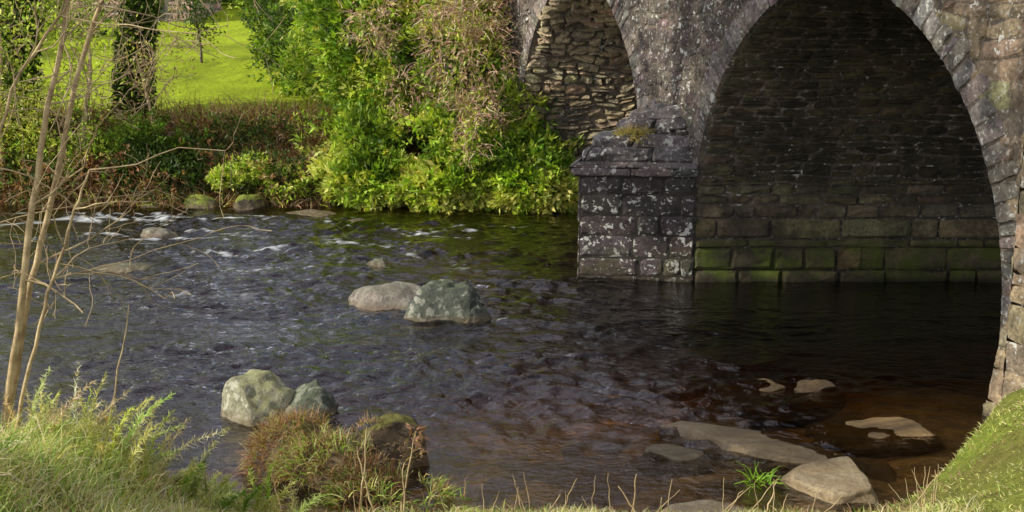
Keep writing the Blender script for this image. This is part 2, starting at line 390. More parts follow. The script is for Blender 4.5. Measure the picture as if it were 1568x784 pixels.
acc.make('cutwater_cap',M_CAP,False,bridge)
# near pilaster with a battered foot
acc=Acc();pa=[(6.25,.0),(6.35,.16),(9,.2)]
for (s0,h0),(s1,h1) in zip(pa[:-1],pa[1:]):
    a3=[face(np.array([s]),0,h)[0] for s,h in ((s0,h0),(s1,h1))]
    bl=np.array([a3[0][0],a3[0][1],-.3]);br=np.array([a3[1][0],a3[1][1],-.3]);tl=bl+[0,0,4.7];tr=br+[0,0,4.7]
    f,W,H=patchF(bl,br,tr,tl);stones(acc,f,0,W,0,H,.24,.5,.014,np.array([.36,.32,.26]),None,.015,edge=.004,gap=.001,cv=.25)
bl=face(np.array([5.98]),0,.10)[0];br=face(np.array([9.]),0,.45)[0];tl=face(np.array([6.12]),0,-.02)[0];tr=face(np.array([9.]),0,.2)[0]
f,W,H=patchF((bl[0],bl[1],-.4),(br[0],br[1],-.4),(tr[0],tr[1],1.1),(tl[0],tl[1],1.1));stones(acc,f,0,W,0,H,.26,.5,.02,np.array([.40,.36,.29]),None,.02,edge=0,gap=.002,cv=.3)
acc.make('pilaster_masonry',M_NEAR,False,bridge)

# ---------------------------------------------------------------- boulders
def rock_mat(name,c1,c2,lich=.3,moss=.3,mosscol=(.07,.10,.015),lc=(.5,.5,.42),mlo=.5):
    t=NT(name);g=t.n('ShaderNodeNewGeometry');P=g.outputs['Position']
    c=t.ramp(t.noise(3.5,6,.72,P),.35,.65,(*c1,1),(*c2,1))
    c=t.mix(t.math('MULTIPLY',t.ramp(t.noise(25,3,.6,P),.5,.7),.5),c,tuple(.35*q for q in c1))
    n3=t.noise(10,3,.6,P,.4);c=t.mix(t.math('MULTIPLY',t.ramp(n3,.54,.6),lich),c,lc)
    sn=t.n('ShaderNodeSeparateXYZ');t.l(g.outputs['Normal'],sn.inputs[0]);sp=t.n('ShaderNodeSeparateXYZ');t.l(P,sp.inputs[0])
    mm=t.math('ADD',sn.outputs[2],t.math('MULTIPLY',t.math('SUBTRACT',t.noise(5,4,.7,P),.5),2.2))
    c=t.mix(t.math('MULTIPLY',t.ramp(mm,mlo,mlo+.25),moss),c,mosscol)
    mr=t.n('ShaderNodeMapRange');mr.inputs[1].default_value=.13;mr.inputs[2].default_value=.05;t.l(sp.outputs[2],mr.inputs[0])
    c=t.mix(t.math('MULTIPLY',mr.outputs[0],.6),c,(.14,.09,.035))
    p=t.n('ShaderNodeBsdfPrincipled');t.l(c,p.inputs['Base Color'])
    rr=t.n('ShaderNodeMapRange');rr.inputs[1].default_value=.15;rr.inputs[2].default_value=.03;rr.inputs[3].default_value=.85;rr.inputs[4].default_value=.3;t.l(sp.outputs[2],rr.inputs[0]);t.l(rr.outputs[0],p.inputs['Roughness'])
    b=t.bump(t.noise(10,6,.8,P),.8,.06);t.l(b,p.inputs['Normal']);t.l(p.outputs[0],t.out.inputs[0]);return t.m
R_PALE=rock_mat('pale_boulder',(.17,.165,.11),(.44,.43,.29),.7,.6,(.27,.28,.10),(.62,.62,.5),.55)
R_GREY=rock_mat('grey_boulder',(.04,.048,.04),(.15,.17,.13),.55,.4,(.11,.14,.06))
R_PINK=rock_mat('pinkish_boulder',(.15,.125,.11),(.36,.32,.28),.4,.25)
R_TAN=rock_mat('tan_slab',(.34,.25,.15),(.58,.47,.31),.25,.05,lc=(.62,.55,.42))
R_ORNG=rock_mat('wet_amber_rock',(.36,.22,.09),(.60,.42,.20),.1,.0)
R_MOSS=rock_mat('mossy_rock',(.05,.035,.025),(.16,.11,.06),.1,1.0,(.15,.14,.03))
R_MOSS2=rock_mat('bank_mossy_rock',(.06,.05,.03),(.16,.13,.08),.1,1.0,(.20,.24,.03),mlo=.25)
def rock(name,loc,size,mat,seed,rot=0,cuts=5,tilt=(0,0),nz=.3,sub=5,nf=1.3,flat=None,sq=1.0):
    bm=bmesh.new();bmesh.ops.create_icosphere(bm,subdivisions=sub,radius=1)
    V=np.array([v.co[:] for v in bm.verts]);r=np.random.default_rng(seed)
    if sq!=1.0: V[:,:2]=np.sign(V[:,:2])*np.abs(V[:,:2])**sq
    V=V*(1+nz*fbm(V[:,0]*nf+seed,V[:,1]*nf,V[:,2]*nf,seed,3))[:,None]
    for i in range(cuts):
        nn=r.normal(0,1,3);nn[2]=abs(nn[2])*.6;nn/=np.linalg.norm(nn);d=.55+.25*r.random();k=V@nn
        V=V-nn*(np.maximum(k-d,0)*.85)[:,None]
    if flat: 
        tl=r.normal(0,.12,2);top=flat+tl[0]*V[:,0]+tl[1]*V[:,1];V[:,2]-=np.maximum(V[:,2]-top,0)*.92
    V=V*(1+.06*fbm(V[:,0]*5,V[:,1]*5,V[:,2]*5,seed+3,4))[:,None]
    V/=np.abs(V).max(0)
    V=V*np.array(size)/np.array([2,2,1])
    for ax,an in ((0,tilt[0]),(1,tilt[1])):
        cs,sn=math.cos(an),math.sin(an)
        if ax==0: V=V@np.array([[1,0,0],[0,cs,sn],[0,-sn,cs]])
        else: V=V@np.array([[cs,0,-sn],[0,1,0],[sn,0,cs]])
    cs,sn=math.cos(rot),math.sin(rot);V=V@np.array([[cs,sn,0],[-sn,cs,0],[0,0,1]])
    for v,c in zip(bm.verts,V): v.co=c
    me=bpy.data.meshes.new(name);bm.to_mesh(me);bm.free();me.materials.append(mat)
    me.polygons.foreach_set('use_smooth',np.full(len(me.polygons),True))
    ob=bpy.data.objects.new(name,me);ob.location=loc;COL.objects.link(ob);return ob
rock('river_boulder',(-2.50,11.4,-.04),(.88,.75,.50),R_PALE,83,.5,3,(.0,.12),.4)
rock('river_boulder',(-2.05,11.4,-.08),(.75,.55,.42),R_GREY,4,.1,2)
rock('river_boulder',(-.86,14.95,-.05),(1.05,.8,.60),R_GREY,62,.5,3,(.1,.25),.5)
rock('river_boulder',(-.48,14.95,-.1),(.5,.5,.36),R_GREY,12,-.4,3)
rock('river_boulder',(-1.50,15.75,-.06),(1.35,.95,.42),R_PINK,27,.1,2)
rock('river_rock',(-2.0,18.1,-.02),(.42,.3,.14),R_GREY,5,0,3)
rock('river_rock',(-1.55,19.2,-.03),(.4,.3,.08),R_GREY,6)
rock('river_rock',(-5.75,17.9,-.06),(1.35,.7,.15),R_GREY,7)
rock('river_rock',(-6.0,20.4,-.06),(.85,.5,.22),R_PINK,8)
rock('river_rock',(-3.9,22.6,-.09),(1.5,.6,.17),R_PINK,9)
rock('river_rock',(-2.8,21.7,-.03),(.5,.4,.12),R_GREY,10)
rock('submerged_rock',(2.75,12.4,-.17),(1.4,.75,.20),R_ORNG,13,0,2)
rock('submerged_rock',(3.12,12.25,-.14),(.7,.5,.23),R_ORNG,14,0,2)
rock('flat_rock_slab',(2.28,10.62,-.09),(2.0,.85,.25),R_TAN,15,-.30,5,(.03,.03),.2,flat=.45,sq=.7)
rock('flat_rock_slab',(2.62,9.72,-.02),(.80,1.0,.24),R_TAN,16,.2,4,(0,0),.2,flat=.5,sq=.75)
rock('flat_rock_slab',(3.5,11.05,-.10),(1.4,.55,.2),R_ORNG,17,.0,5,(0,0),.2,flat=.6,sq=.8)
rock('flat_rock_slab',(1.5,10.35,-.10),(.72,.45,.2),R_PINK,18,-.35,5,(0,0),.2,flat=.6,sq=.8)
rock('flat_rock_slab',(1.55,9.1,-.05),(.9,.4,.17),R_PINK,19,.1,5,(0,0),.2,flat=.6)
for i,(x,y,w,d,zt) in enumerate([(.45,10.2,1.3,.9,-.02),(1.0,9.9,.9,.7,-.05),(-.1,9.75,.9,.6,.0),(1.6,11.0,1.1,.7,-.08),(.2,9.4,.7,.4,-.02),(.8,10.9,.9,.6,-.08),(2.0,9.75,.9,.6,-.05),(-.6,10.6,.8,.6,-.06),(2.1,11.7,1.0,.6,-.10),(-2.6,10.9,.7,.5,-.03),(1.2,10.5,.6,.5,-.06),(.6,9.6,.6,.5,-.03),(3.2,10.3,.6,.5,-.02),(3.3,11.6,.8,.5,-.09),(-3.4,11.2,1.0,.6,-.05)]):
    rock('submerged_rock',(x,y,-.30),(w,d,.30+zt),R_ORNG,30+i,i*.7,3,sub=4)
rock('mossy_rock',(-1.05,10.15,-.05),(.85,.6,.50),R_MOSS,23,.2,3)
rock('mossy_rock',(-1.75,10.1,-.08),(1.0,.8,.50),R_MOSS,24,.2,5)
rock('mossy_rock',(-1.3,9.75,-.08),(.9,.6,.42),R_MOSS,25,.2,5)
for i,(x,y,w,hh) in enumerate([(-5.9,23.3,.9,.45),(-5.0,23.2,.7,.40),(-6.9,23.3,.5,.2),(-8.2,23.4,.7,.25)]):
    rock('mossy_rock',(x,y,-.08),(w,.6,hh),R_MOSS2,50+i,i,3,sub=4)

# ---------------------------------------------------------------- vegetation
def pick(pal,n):
    pal=np.array(pal);i=rng.integers(0,len(pal),n);return pal[i]*(.7+.6*rng.random((n,1)))*(1+.08*rng.normal(0,1,(n,3)))
def leaves_mesh(name,P,Dr,L,W,C,mat=None,parent=None,fold=.25):
    n=len(P);Dr=Dr/np.linalg.norm(Dr,axis=1)[:,None]
    up=rng.normal(0,1,(n,3));up[:,2]+=1.2
    sd=np.cross(Dr,up);sd/=np.linalg.norm(sd,axis=1)[:,None]+1e-9;nn=np.cross(sd,Dr)
    L=np.broadcast_to(L,(n,))[:,None];W=np.broadcast_to(W,(n,))[:,None]
    b=P;m_=P+Dr*L*.45+nn*W*fold;tip=P+Dr*L-nn*L*.12
    l=m_+sd*W*.5-nn*W*fold;r=m_-sd*W*.5-nn*W*fold
    V=np.stack([b,r,tip,l],1).reshape(-1,3);F=np.arange(4*n).reshape(n,4)
    return mesh_np(name,V,F,mat or M_LEAF,np.clip(np.repeat(C,4,0),.003,.7),False,parent)
def blob_pts(blobs,n,shell=.35,gap=.15,seed=1,gs=1.6):
    vol=np.array([b[1][0]*b[1][1]+b[1][1]*b[1][2]+b[1][0]*b[1][2] for b in blobs]);k=rng.choice(len(blobs),n,p=vol/vol.sum())
    C=np.array([b[0] for b in blobs])[k];R=np.array([b[1] for b in blobs])[k]
    d=rng.normal(0,1,(n,3));d/=np.linalg.norm(d,axis=1)[:,None]
    rr=(1-shell*rng.random(n)**1.3)
    bump=1+.28*fbm(d[:,0]*2.2+k*5,d[:,1]*2.2,d[:,2]*2.2,seed,3)*2
    P=C+d*R*(rr*bump)[:,None]
    keep=fbm(P[:,0]*gs,P[:,1]*gs,P[:,2]*gs,seed+9,3)>-.5+gap*1.2
    return P[keep],d[keep],k[keep]
def bush(name,blobs,n,size,pals,k=5,spread=.8,shell=.4,gap=.15,seed=1,parent=None,aspect=.42,zmin=.03,up=.3):
    P,d,bk=blob_pts(blobs,n,shell,gap,seed)
    z0=np.maximum(hgt(P[:,0],P[:,1]),0)+zmin;ok=P[:,2]>z0;P,d,bk=P[ok],d[ok],bk[ok]
    m=len(P);tone=fbm(P[:,0]*1.1,P[:,1]*1.1,P[:,2]*1.1,seed+4,3)
    C=np.zeros((m,3));pi=np.clip(((tone+.35)/.7*len(pals)),0,len(pals)-1).astype(int)
    for j in range(len(pals)):
        q=pi==j;C[q]=pick(pals[j],q.sum())
    P=np.repeat(P,k,0);d=np.repeat(d,k,0);C=np.repeat(C,k,0)*(.8+.4*rng.random((m*k,1)))
    Dr=d+rng.normal(0,spread,(m*k,3));Dr[:,2]+=up
    P=P+rng.normal(0,size*.25,P.shape)
    return leaves_mesh(name,P,Dr,size*(.6+.7*rng.random(m*k)),size*aspect*(.7+.5*rng.random(m*k)),C,parent=parent)
BR=[(.40,.54,.05),(.47,.58,.08),(.32,.46,.04)]
MD=[(.17,.28,.03),(.21,.32,.04),(.11,.19,.02)]
DK=[(.04,.075,.014),(.07,.11,.018)]
YL=[(.60,.62,.17),(.50,.56,.11)]
BN=[(.36,.23,.13),(.46,.31,.19),(.24,.15,.09)]
RD=[(.28,.13,.06),(.33,.18,.09)]
PK=[(.5,.33,.25),(.42,.27,.2),(.58,.44,.32)]
blobs=[((-2.7,24.2,.9),(1.2,1.1,1.1)),((-1.4,23.9,.9),(1.2,1.1,1.2)),((.2,23.3,.75),(.95,.9,.85)),((-.5,23.5,1.0),(1.0,.9,1.1)),
 ((-2.6,25,2.6),(1.4,1.2,1.5)),((-.9,24.4,2.5),(1.2,1.0,1.3)),((.1,23.9,1.7),(.75,.8,1.0)),((-3.0,25.5,3.6),(1.4,1.2,1.1)),((-1.2,25.0,3.7),(1.4,1.1,1.2)),((.7,23.2,.6),(.6,.6,.6))]
rh=empty('rhododendron_bush')
bush('leaves',blobs,15000,.15,[MD+DK,MD,MD+BR,BR+YL,BR+YL,YL],5,.75,.4,.22,3,rh)
bush('low_leaves',[((-2.6,23.5,.45),(1.2,.6,.55)),((-1.2,23.2,.4),(1.1,.6,.5)),((.3,22.9,.4),(.9,.5,.5))],4000,.17,[MD,BR,BR+YL,YL],5,.7,.4,.15,8,rh)
def strands(name,P,Dr,L,W,C,seg=4,droop=.5,wig=.15,mat=None,parent=None):
    n=len(P);Dr=Dr/np.linalg.norm(Dr,axis=1)[:,None];L=np.broadcast_to(L,(n,));W=np.broadcast_to(W,(n,))
    sd=np.cross(Dr,rng.normal(0,1,(n,3)));sd/=np.linalg.norm(sd,axis=1)[:,None]+1e-9
    pts=[];cur=P.copy();d=Dr.copy()
    for j in range(seg+1):
        w=(W*(1-j/seg)**.8+.0006)[:,None]*.5
        pts.append(cur-sd*w);pts.append(cur+sd*w)
        cur=cur+d*(L/seg)[:,None];d=d+rng.normal(0,wig,(n,3));d[:,2]-=droop/seg*(1+j)*.7;d/=np.linalg.norm(d,axis=1)[:,None]
    V=np.stack(pts,1).reshape(-1,3);b=np.arange(n)[:,None]*(2*(seg+1))
    F=np.concatenate([b+np.array([[2*j,2*j+1,2*j+3,2*j+2]]) for j in range(seg)],0)
    cc=np.repeat(C,2*(seg+1),0);return mesh_np(name,V,F,mat or M_GRASS,np.clip(cc,.003,.75),True,parent)
P,d,_=blob_pts([((-.75,23.95,2.8),(.95,1.12,1.3)),((-.60,23.4,1.5),(.40,.95,.95)),((-1.0,24.6,3.9),(1.2,1.2,1.0)),((-2.0,24.2,2.0),(.4,1.0,.5)),((-2.6,24.2,3.5),(.4,.8,.6))],8500,.15,.36,17,2.6)
dr=d+rng.normal(0,.8,d.shape);dr[:,2]-=.2
strands('dead_vine',P,dr,.34*(.4+rng.random(len(P))),.015,pick(PK,len(P)),3,.7,.35,M_DEAD,rh)
i=rng.integers(0,len(P),9000);Q=P[i]+rng.normal(0,.12,(9000,3));leaves_mesh('withered_leaves',Q,rng.normal(0,1,Q.shape)+[0,0,-.3],.10*(.5+rng.random(9000)),.04,pick(PK+PK+YL+BR[:1],9000),parent=rh)

def tubes(acc,pts,rad,col=(.2,.2,.2),ns=6):
    pts=np.array(pts,float);rad=np.array(rad,float);n=len(pts);T=np.gradient(pts,axis=0);T/=np.linalg.norm(T,axis=1)[:,None]+1e-9
    a=np.cross(T,[.31,.95,.05]);a/=np.linalg.norm(a,axis=1)[:,None]+1e-9;b=np.cross(T,a)
    th=np.linspace(0,2*math.pi,ns,endpoint=False)
    V=pts[:,None]+(a[:,None]*np.cos(th)[None,:,None]+b[:,None]*np.sin(th)[None,:,None])*rad[:,None,None]
    F=[[i*ns+j,i*ns+(j+1)%ns,(i+1)*ns+(j+1)%ns,(i+1)*ns+j] for i in range(n-1) for j in range(ns)]
    acc.add(V.reshape(-1,3),F,np.array(col))
def branch(acc,p,d,L,r,depth,wig=.18,up=.05,nb=4,ns=5,tipl=None,ratio=.6,rmin=.0022):
    n=7;pts=[np.array(p,float)];d=np.array(d,float);d/=np.linalg.norm(d)
    for i in range(n-1):
        d=d+rng.normal(0,wig,3);d[2]+=up;d/=np.linalg.norm(d);pts.append(pts[-1]+d*L/(n-1))
    rr=np.linspace(r,max(r*.35,rmin),n);tubes(acc,pts,rr,ns=ns)
    if tipl is not None and depth<=1: tipl.extend(pts[3:])
    if depth>0:
        for k in range(nb):
            i=rng.integers(2,n);q=pts[i];dd=d*.5+rng.normal(0,.65,3);dd[2]+=.15
            branch(acc,q,dd,L*ratio*(.6+.6*rng.random()),rr[i]*.6,depth-1,wig,up,nb,max(4,ns-1),tipl,ratio,rmin)
def sapling(name,stems,side=8,tw=1):
    acc=Acc()
    for pts,r in stems:
        pts=np.array(pts);m=24;t_=np.linspace(0,len(pts)-1,m);pp=np.stack([np.interp(t_,np.arange(len(pts)),pts[:,i]) for i in range(3)],1)
        pp+=rng.normal(0,.006,pp.shape);rr=np.linspace(r,r*.4,m);tubes(acc,pp,rr,ns=7)
        for k in range(side):
            i=rng.integers(9,m);dd=np.array([rng.normal(.5,.6),rng.normal(0,.4),rng.normal(.5,.45)])
            branch(acc,pp[i],dd,.5+.7*rng.random(),max(rr[i]*.42,.006),tw,.2,-.03,4,5,None,.55,.003)
    return acc.make(name,M_TWIG,True)
sapling('bare_sapling',[([(-3.82,8.6,.2),(-3.7,8.6,1.0),(-3.53,8.6,1.75),(-3.4,8.6,2.45),(-3.24,8.6,3.15),(-3.08,8.6,3.7),(-2.9,8.6,4.6)],.034),
 ([(-3.85,8.7,.2),(-3.7,8.7,1.0),(-3.5,8.72,1.9),(-3.33,8.75,2.45),(-3.05,8.8,3.5),(-2.85,8.8,3.98),(-2.55,8.8,4.8)],.030)],9,2)
sapling('bare_sapling',[([(-3.6,8.3,.3),(-3.53,8.35,1.0),(-3.3,8.4,1.78),(-3.1,8.5,2.4),(-2.92,8.5,2.8)],.019),
 ([(-4.1,8.4,.3),(-3.95,8.5,1.4),(-3.8,8.5,2.4),(-3.4,8.5,3.4),(-2.9,8.6,4.1)],.02),([(-4.3,9.0,.3),(-4.1,9.1,1.6),(-4.0,9.1,2.6),(-4.05,9.2,3.6),(-3.9,9.2,4.4)],.022)],8,1)
def tree(name,base,H,r,spread,nb=6,leafn=0,pal=None,lsize=.12,lean=(0,0),depth=3,bark=None,ivy=0,first=3,rmin=.0022):
    e=empty(name);acc=Acc();tl=[]
    z0=float(hgt(base[0],base[1]))-.1;n=12
    pts=[np.array([base[0],base[1],z0])];d=np.array([lean[0],lean[1],1.])
    for i in range(n-1):
        d=d+rng.normal(0,.05,3);d[2]=1;pts.append(pts[-1]+d/np.linalg.norm(d)*H/(n-1)*.8)
    rr=np.linspace(r,r*.3,n);rr[0]*=1.3;tubes(acc,pts,rr,ns=10)
    for k in range(nb):
        i=rng.integers(first,n);an=rng.random()*6.28;dd=np.array([math.cos(an),math.sin(an),.5+.5*rng.random()])
        branch(acc,pts[i],dd,spread*(.6+.5*rng.random()),rr[i]*.5,depth-1,.16,.05,4,6,tl,.6,rmin)
    acc.make('trunk_and_limbs',bark or M_BARK,True,e)
    if leafn and tl:
        T=np.array(tl);i=rng.integers(0,len(T),leafn);P=T[i]+rng.normal(0,.22,(leafn,3))
        leaves_mesh('crown_leaves',P,rng.normal(0,1,(leafn,3)),lsize*(.6+.8*rng.random(leafn)),lsize*.5,pick(pal,leafn),parent=e)
    if ivy:
        pp=np.array(pts);i=rng.random(ivy)*(n-1)*.75;P=np.stack([np.interp(i,np.arange(n),pp[:,j]) for j in range(3)],1)
        a=rng.normal(0,1,(ivy,3));a[:,2]*=.1;a/=np.linalg.norm(a,axis=1)[:,None];P+=a*(r*.9+.22*rng.random((ivy,1)))
        leaves_mesh('ivy',P,a+rng.normal(0,.6,a.shape)-[0,0,.4],.11,.09,pick(DK+DK+MD,ivy),parent=e)
    return e
tree('ivy_clad_tree',(-7.9,25.8),6.5,.20,1.8,5,1800,MD+BR+YL,.1,(0,0),3,None,6000,5)
tree('ivy_clad_tree',(-9.9,25.0),6,.18,2.2,7,3500,BR+YL,.1,(.05,0),3,None,3000)
tree('bare_tree',(-8.5,24.2),4.2,.07,1.6,9,2200,YL+BR,.09,(.15,0),3,M_TWIG,0,3,.008)
tree('bare_tree',(-7.0,24.3),3.0,.05,1.3,7,500,YL+BN,.08,(-.1,0),3,M_TWIG,0,3,.008)
tree('bare_tree',(-9.9,23.7),4.0,.06,1.6,9,2400,YL+BR,.10,(.1,0),3,M_TWIG,0,3,.008)
tree('garden_tree',(-8.2,33),2.2,.04,.6,8,1200,DK,.1,(0,0),2)
tree('oak_tree',(-13,8.6),16,.38,4.4,16,12000,MD+BN,.30,(.03,.16),4,None,0,7)

bush('undergrowth',[((x,23.75+.3*math.sin(x*3),.45+.15*math.sin(x*5)),(.7,.5,.55)) for x in np.arange(-12,-3.4,.6)],6000,.10,[DK,DK+RD,BN+DK,MD,RD+BN],4,1,.5,.12,21)
bush('undergrowth',[((x,25.0,1.2+.1*math.sin(x*4)),(.7,.8,.38)) for x in np.arange(-12,-3.4,.7)],4500,.10,[DK,BN+DK,DK+MD,BN+RD,MD+BR],4,1,.5,.12,22)
bush('hazel_bush',[((-9.2,24.0,1.3),(1.3,.7,1.3)),((-10.6,24.2,2.0),(1.3,.8,1.6)),((-8.1,23.9,.8),(.8,.5,.7))],4200,.10,[MD,MD+BR,BR+YL,YL],3,1,.7,.3,23)
bush('ivy_bush',[((-7.2,24.0,.9),(.55,.4,.8)),((-6.5,24.3,.8),(.4,.4,.5))],1800,.10,[DK,DK+MD,MD],4,1,.4,.1,24)
n=8000;P=np.stack([rng.uniform(-12,-3.4,n),rng.uniform(23.2,26.0,n),np.zeros(n)],1);P[:,2]=hgt(P[:,0],P[:,1])
strands('bracken',P,rng.normal(0,.5,(n,3))+[0,-.3,1],.15+.55*rng.random(n),.022,pick(BN+RD+YL+BN,n),4,1.2,.2)
bush('bank_fern',[((-4.9,23.4,.75),(.5,.3,.3)),((-5.5,23.4,.55),(.3,.3,.2)),((-4.3,23.3,.5),(.4,.3,.3))],800,.10,[YL+BR,BR+YL],4,1,.6,.2,26)
bush('garden_shrub',[((-5.6,32,3.0),(1.1,1.1,1.0)),((-4.6,30,2.6),(1.5,1.2,1.4)),((-4.3,28,2.2),(1.1,1.0,1.2)),((-5.0,34,3.8),(2.0,1.5,1.3))],8000,.14,[DK,DK+MD,MD,MD+BR,BR+YL],4,.9,.5,.15,27)
bush('hedge_and_trees',[((x,49+1.5*math.sin(x*1.7),4.2+.5*math.sin(x*2.3)),(2.6,2,1.9+.4*math.sin(x))) for x in np.arange(-40,26,2.6)],22000,.30,[DK+MD,MD,BR,BR+YL],4,1,.5,.1,28)
bush('garden_shrub',[((-14.2,38,3.2),(2.0,1.2,1.5)),((-16,34,3),(2,1.5,2))],4000,.16,[DK,MD,MD+BR],4,1,.5,.15,29)
def boxm(name,lo,hi,mat,parent,col):
    x0,y0,z0=lo;x1,y1,z1=hi;V=[(x0,y0,z0),(x1,y0,z0),(x1,y1,z0),(x0,y1,z0),(x0,y0,z1),(x1,y0,z1),(x1,y1,z1),(x0,y1,z1)]
    F=[[0,1,5,4],[1,2,6,5],[2,3,7,6],[3,0,4,7],[4,5,6,7],[3,2,1,0]];return mesh_np(name,V,F,mat,np.full((8,3),col),False,parent)
ct=empty('stone_cottage');M_COT=stone_mat('cottage_stone',(1.4,1.15,1.05),.2,0,.1,.15)
boxm('walls',(-14.8,42,1.6),(-10.6,46,5.2),M_MORTAR,ct,.4)
acc=Acc();f,W,H=patchF((-14.8,42,1.6),(-10.6,42,1.6),(-10.6,42,5.2),(-14.8,42,5.2))
stones(acc,f,0,W,0,H,.22,.4,.03,np.array([.5,.42,.38]),lambda a0,a1,b0,b1:not(a1>2.15 and a0<3.0 and b1>1.3 and b0<2.5),.02)
f,W,H=patchF((-10.6,42,1.6),(-10.6,46,1.6),(-10.6,46,5.2),(-10.6,42,5.2));stones(acc,f,0,W,0,H,.22,.4,.03,np.array([.5,.42,.38]),None,.02)
acc.make('wall_stones',M_COT,False,ct)
boxm('window_glass',(-12.65,41.96,3.0),(-11.8,41.99,4.1),bark_mat('dark_glass',(.02,.02,.025),(.04,.04,.045)),ct,.1)
WH=bark_mat('white_frame',(.6,.6,.58),(.7,.7,.68))
for lo,hi in (((-12.7,41.93,2.95),(-12.62,42.02,4.15)),((-11.83,41.93,2.95),(-11.75,42.02,4.15)),((-12.26,41.93,3.03),(-12.2,42.0,4.09)),((-12.615,41.93,2.95),(-11.835,42.02,3.02)),((-12.615,41.93,4.1),(-11.835,42.02,4.15))): boxm('window_frame',lo,hi,WH,ct,.6)
mesh_np('roof',[(-15,41.7,5.15),(-10.4,41.7,5.15),(-10.4,44,6.6),(-15,44,6.6),(-10.4,46.3,5.15),(-15,46.3,5.15)],[[0,1,2,3],[3,2,4,5]],bark_mat('slate',(.06,.06,.07),(.12,.12,.13)),None,False,ct)

# ---- grass
def grass(name,n,xr,yr,Lf,pal,wid=.009,lean=.35,droop=.9,dens=None,bias=(0,0),seg=3):
    x=rng.uniform(*xr,n);y=rng.uniform(*yr,n)
    ok=y<ynear(x)-.03
    if dens is not None: ok&=rng.random(n)<dens(x,y)
    x,y=x[ok],y[ok];n=len(x);P=np.stack([x,y,hgt(x,y)-.02],1)
    tone=fbm(x*1.8,y*1.8,0,81,3)+.1*rng.normal(0,1,n);C=np.zeros((n,3));pi=np.clip((tone+.3)/.6*len(pal),0,len(pal)-1).astype(int)
    for j in range(len(pal)): q=pi==j;C[q]=pick(pal[j],q.sum())
    Dr=rng.normal(0,lean,(n,3));Dr[:,2]=1;Dr[:,0]+=bias[0];Dr[:,1]+=bias[1]
    L=Lf(x,y)*(.5+.8*rng.random(n))
    return strands(name,P,Dr,L,wid*(.6+.8*rng.random(n)),C,seg,droop,.08)
PG=[(.56,.57,.22),(.64,.62,.30),(.48,.53,.15)];ST=[(.72,.64,.42),(.62,.52,.32)];GG=[(.22,.36,.05),(.30,.44,.07)]
grass('grass_tuft',27000,(-6,-1.9),(5.4,9.4),lambda x,y:.13+.22*sm(-2.2,-3.2,x)*(.6+.9*fbm(x*2.5,y*2.5,0,91,2)+.3),[GG+PG,PG+ST,PG+ST,ST+PG],.010,.55,1.4)
grass('bank_grass',30000,(-2.6,3.0),(5.6,9.3),lambda x,y:.10+.05*fbm(x*2,y*2,0,92,2),[BN+RD,ST+BN,GG+MD,PG+BN,ST+PG],.009,.6,1.1)
grass('mossy_turf',60000,(2.4,7.5),(5.4,11.6),lambda x,y:.05+.05*fbm(x*3,y*3,0,93,3),[BN+GG,GG+PG,PG,YL+PG,PG+ST],.009,1.1,1.2)
def feather(name,cx,cy,n,H,pal,rx=.35):
    P=[];Dr=[];C=[]
    Ps=np.stack([rng.normal(cx,rx,n),rng.normal(cy,rx*.6,n)],1)
    Ls=[];base=pick(pal,n)
    for i in range(n):
        x,y=Ps[i];z=float(hgt(x,y));d=np.array([rng.normal(.15,.35),rng.normal(0,.3),1.]);d/=np.linalg.norm(d);h=H*(.6+.6*rng.random());p=np.array([x,y,z])
        m=26
        for k in range(m):
            p=p+d*h/m;d=d+[.018,0,-.028];d/=np.linalg.norm(d)
            for q in range(4):
                P.append(p);Dr.append(d*.8+rng.normal(0,.6,3));C.append(base[i]);Ls.append(.12*(1-k/m*.7))
    P=np.array(P);return strands(name,P,np.array(Dr),np.array(Ls),.009,np.array(C)*(.8+.4*rng.random((len(P),1))),2,.6,.1)
feather('feathery_broom',-3.25,8.5,85,.62,PG+ST,.38)
feather('feathery_broom',-2.35,8.85,55,.36,GG+PG+PG,.3)
feather('feathery_broom',-3.9,8.7,35,.55,PG+ST,.3)
def tuft(name,c,r,n,L,pal,w=.009,droop=1.2,zt=.4):
    d=rng.normal(0,1,(n,3));d[:,2]=abs(d[:,2]);d/=np.linalg.norm(d,axis=1)[:,None];P=np.array(c)+d*np.array(r)*.95
    k=fbm(P[:,0]*5,P[:,1]*5,P[:,2]*5,int(n),2)>-.12;P,d=P[k],d[k];n=len(P)
    return strands(name,P,d*.8+rng.normal(0,.5,(n,3))+[0,0,zt],L*(.4+.9*rng.random(n)),w,pick(pal,n),4,droop,.15)
tuft('rock_fern',(-1.85,10.05,0),(.42,.4,.44),1900,.17,BN+RD+[(.35,.36,.08)])
tuft('rock_grass',(-1.55,9.75,0),(.42,.3,.38),1300,.17,GG+PG+BN)
tuft('rock_fern',(-1.3,9.6,0),(.4,.3,.26),1300,.13,BN+RD)
tuft('rock_fern',(-1.12,10.0,.1),(.36,.22,.36),700,.10,BN+[(.30,.30,.07)])
tuft('rock_grass',(-1.0,9.4,0),(.5,.3,.12),800,.18,GG+PG+RD,.012)
tuft('cap_grass',(1.75,17.35,1.97),(.3,.14,.13),900,.15,[(.50,.45,.12),(.58,.44,.17)])
tuft('pool_grass',(2.05,9.65,.0),(.1,.1,.05),60,.22,[(.25,.45,.04)],.010)
tuft('pool_grass',(-.55,9.25,.0),(.3,.1,.05),200,.2,GG+BN,.010)
acc=Acc()
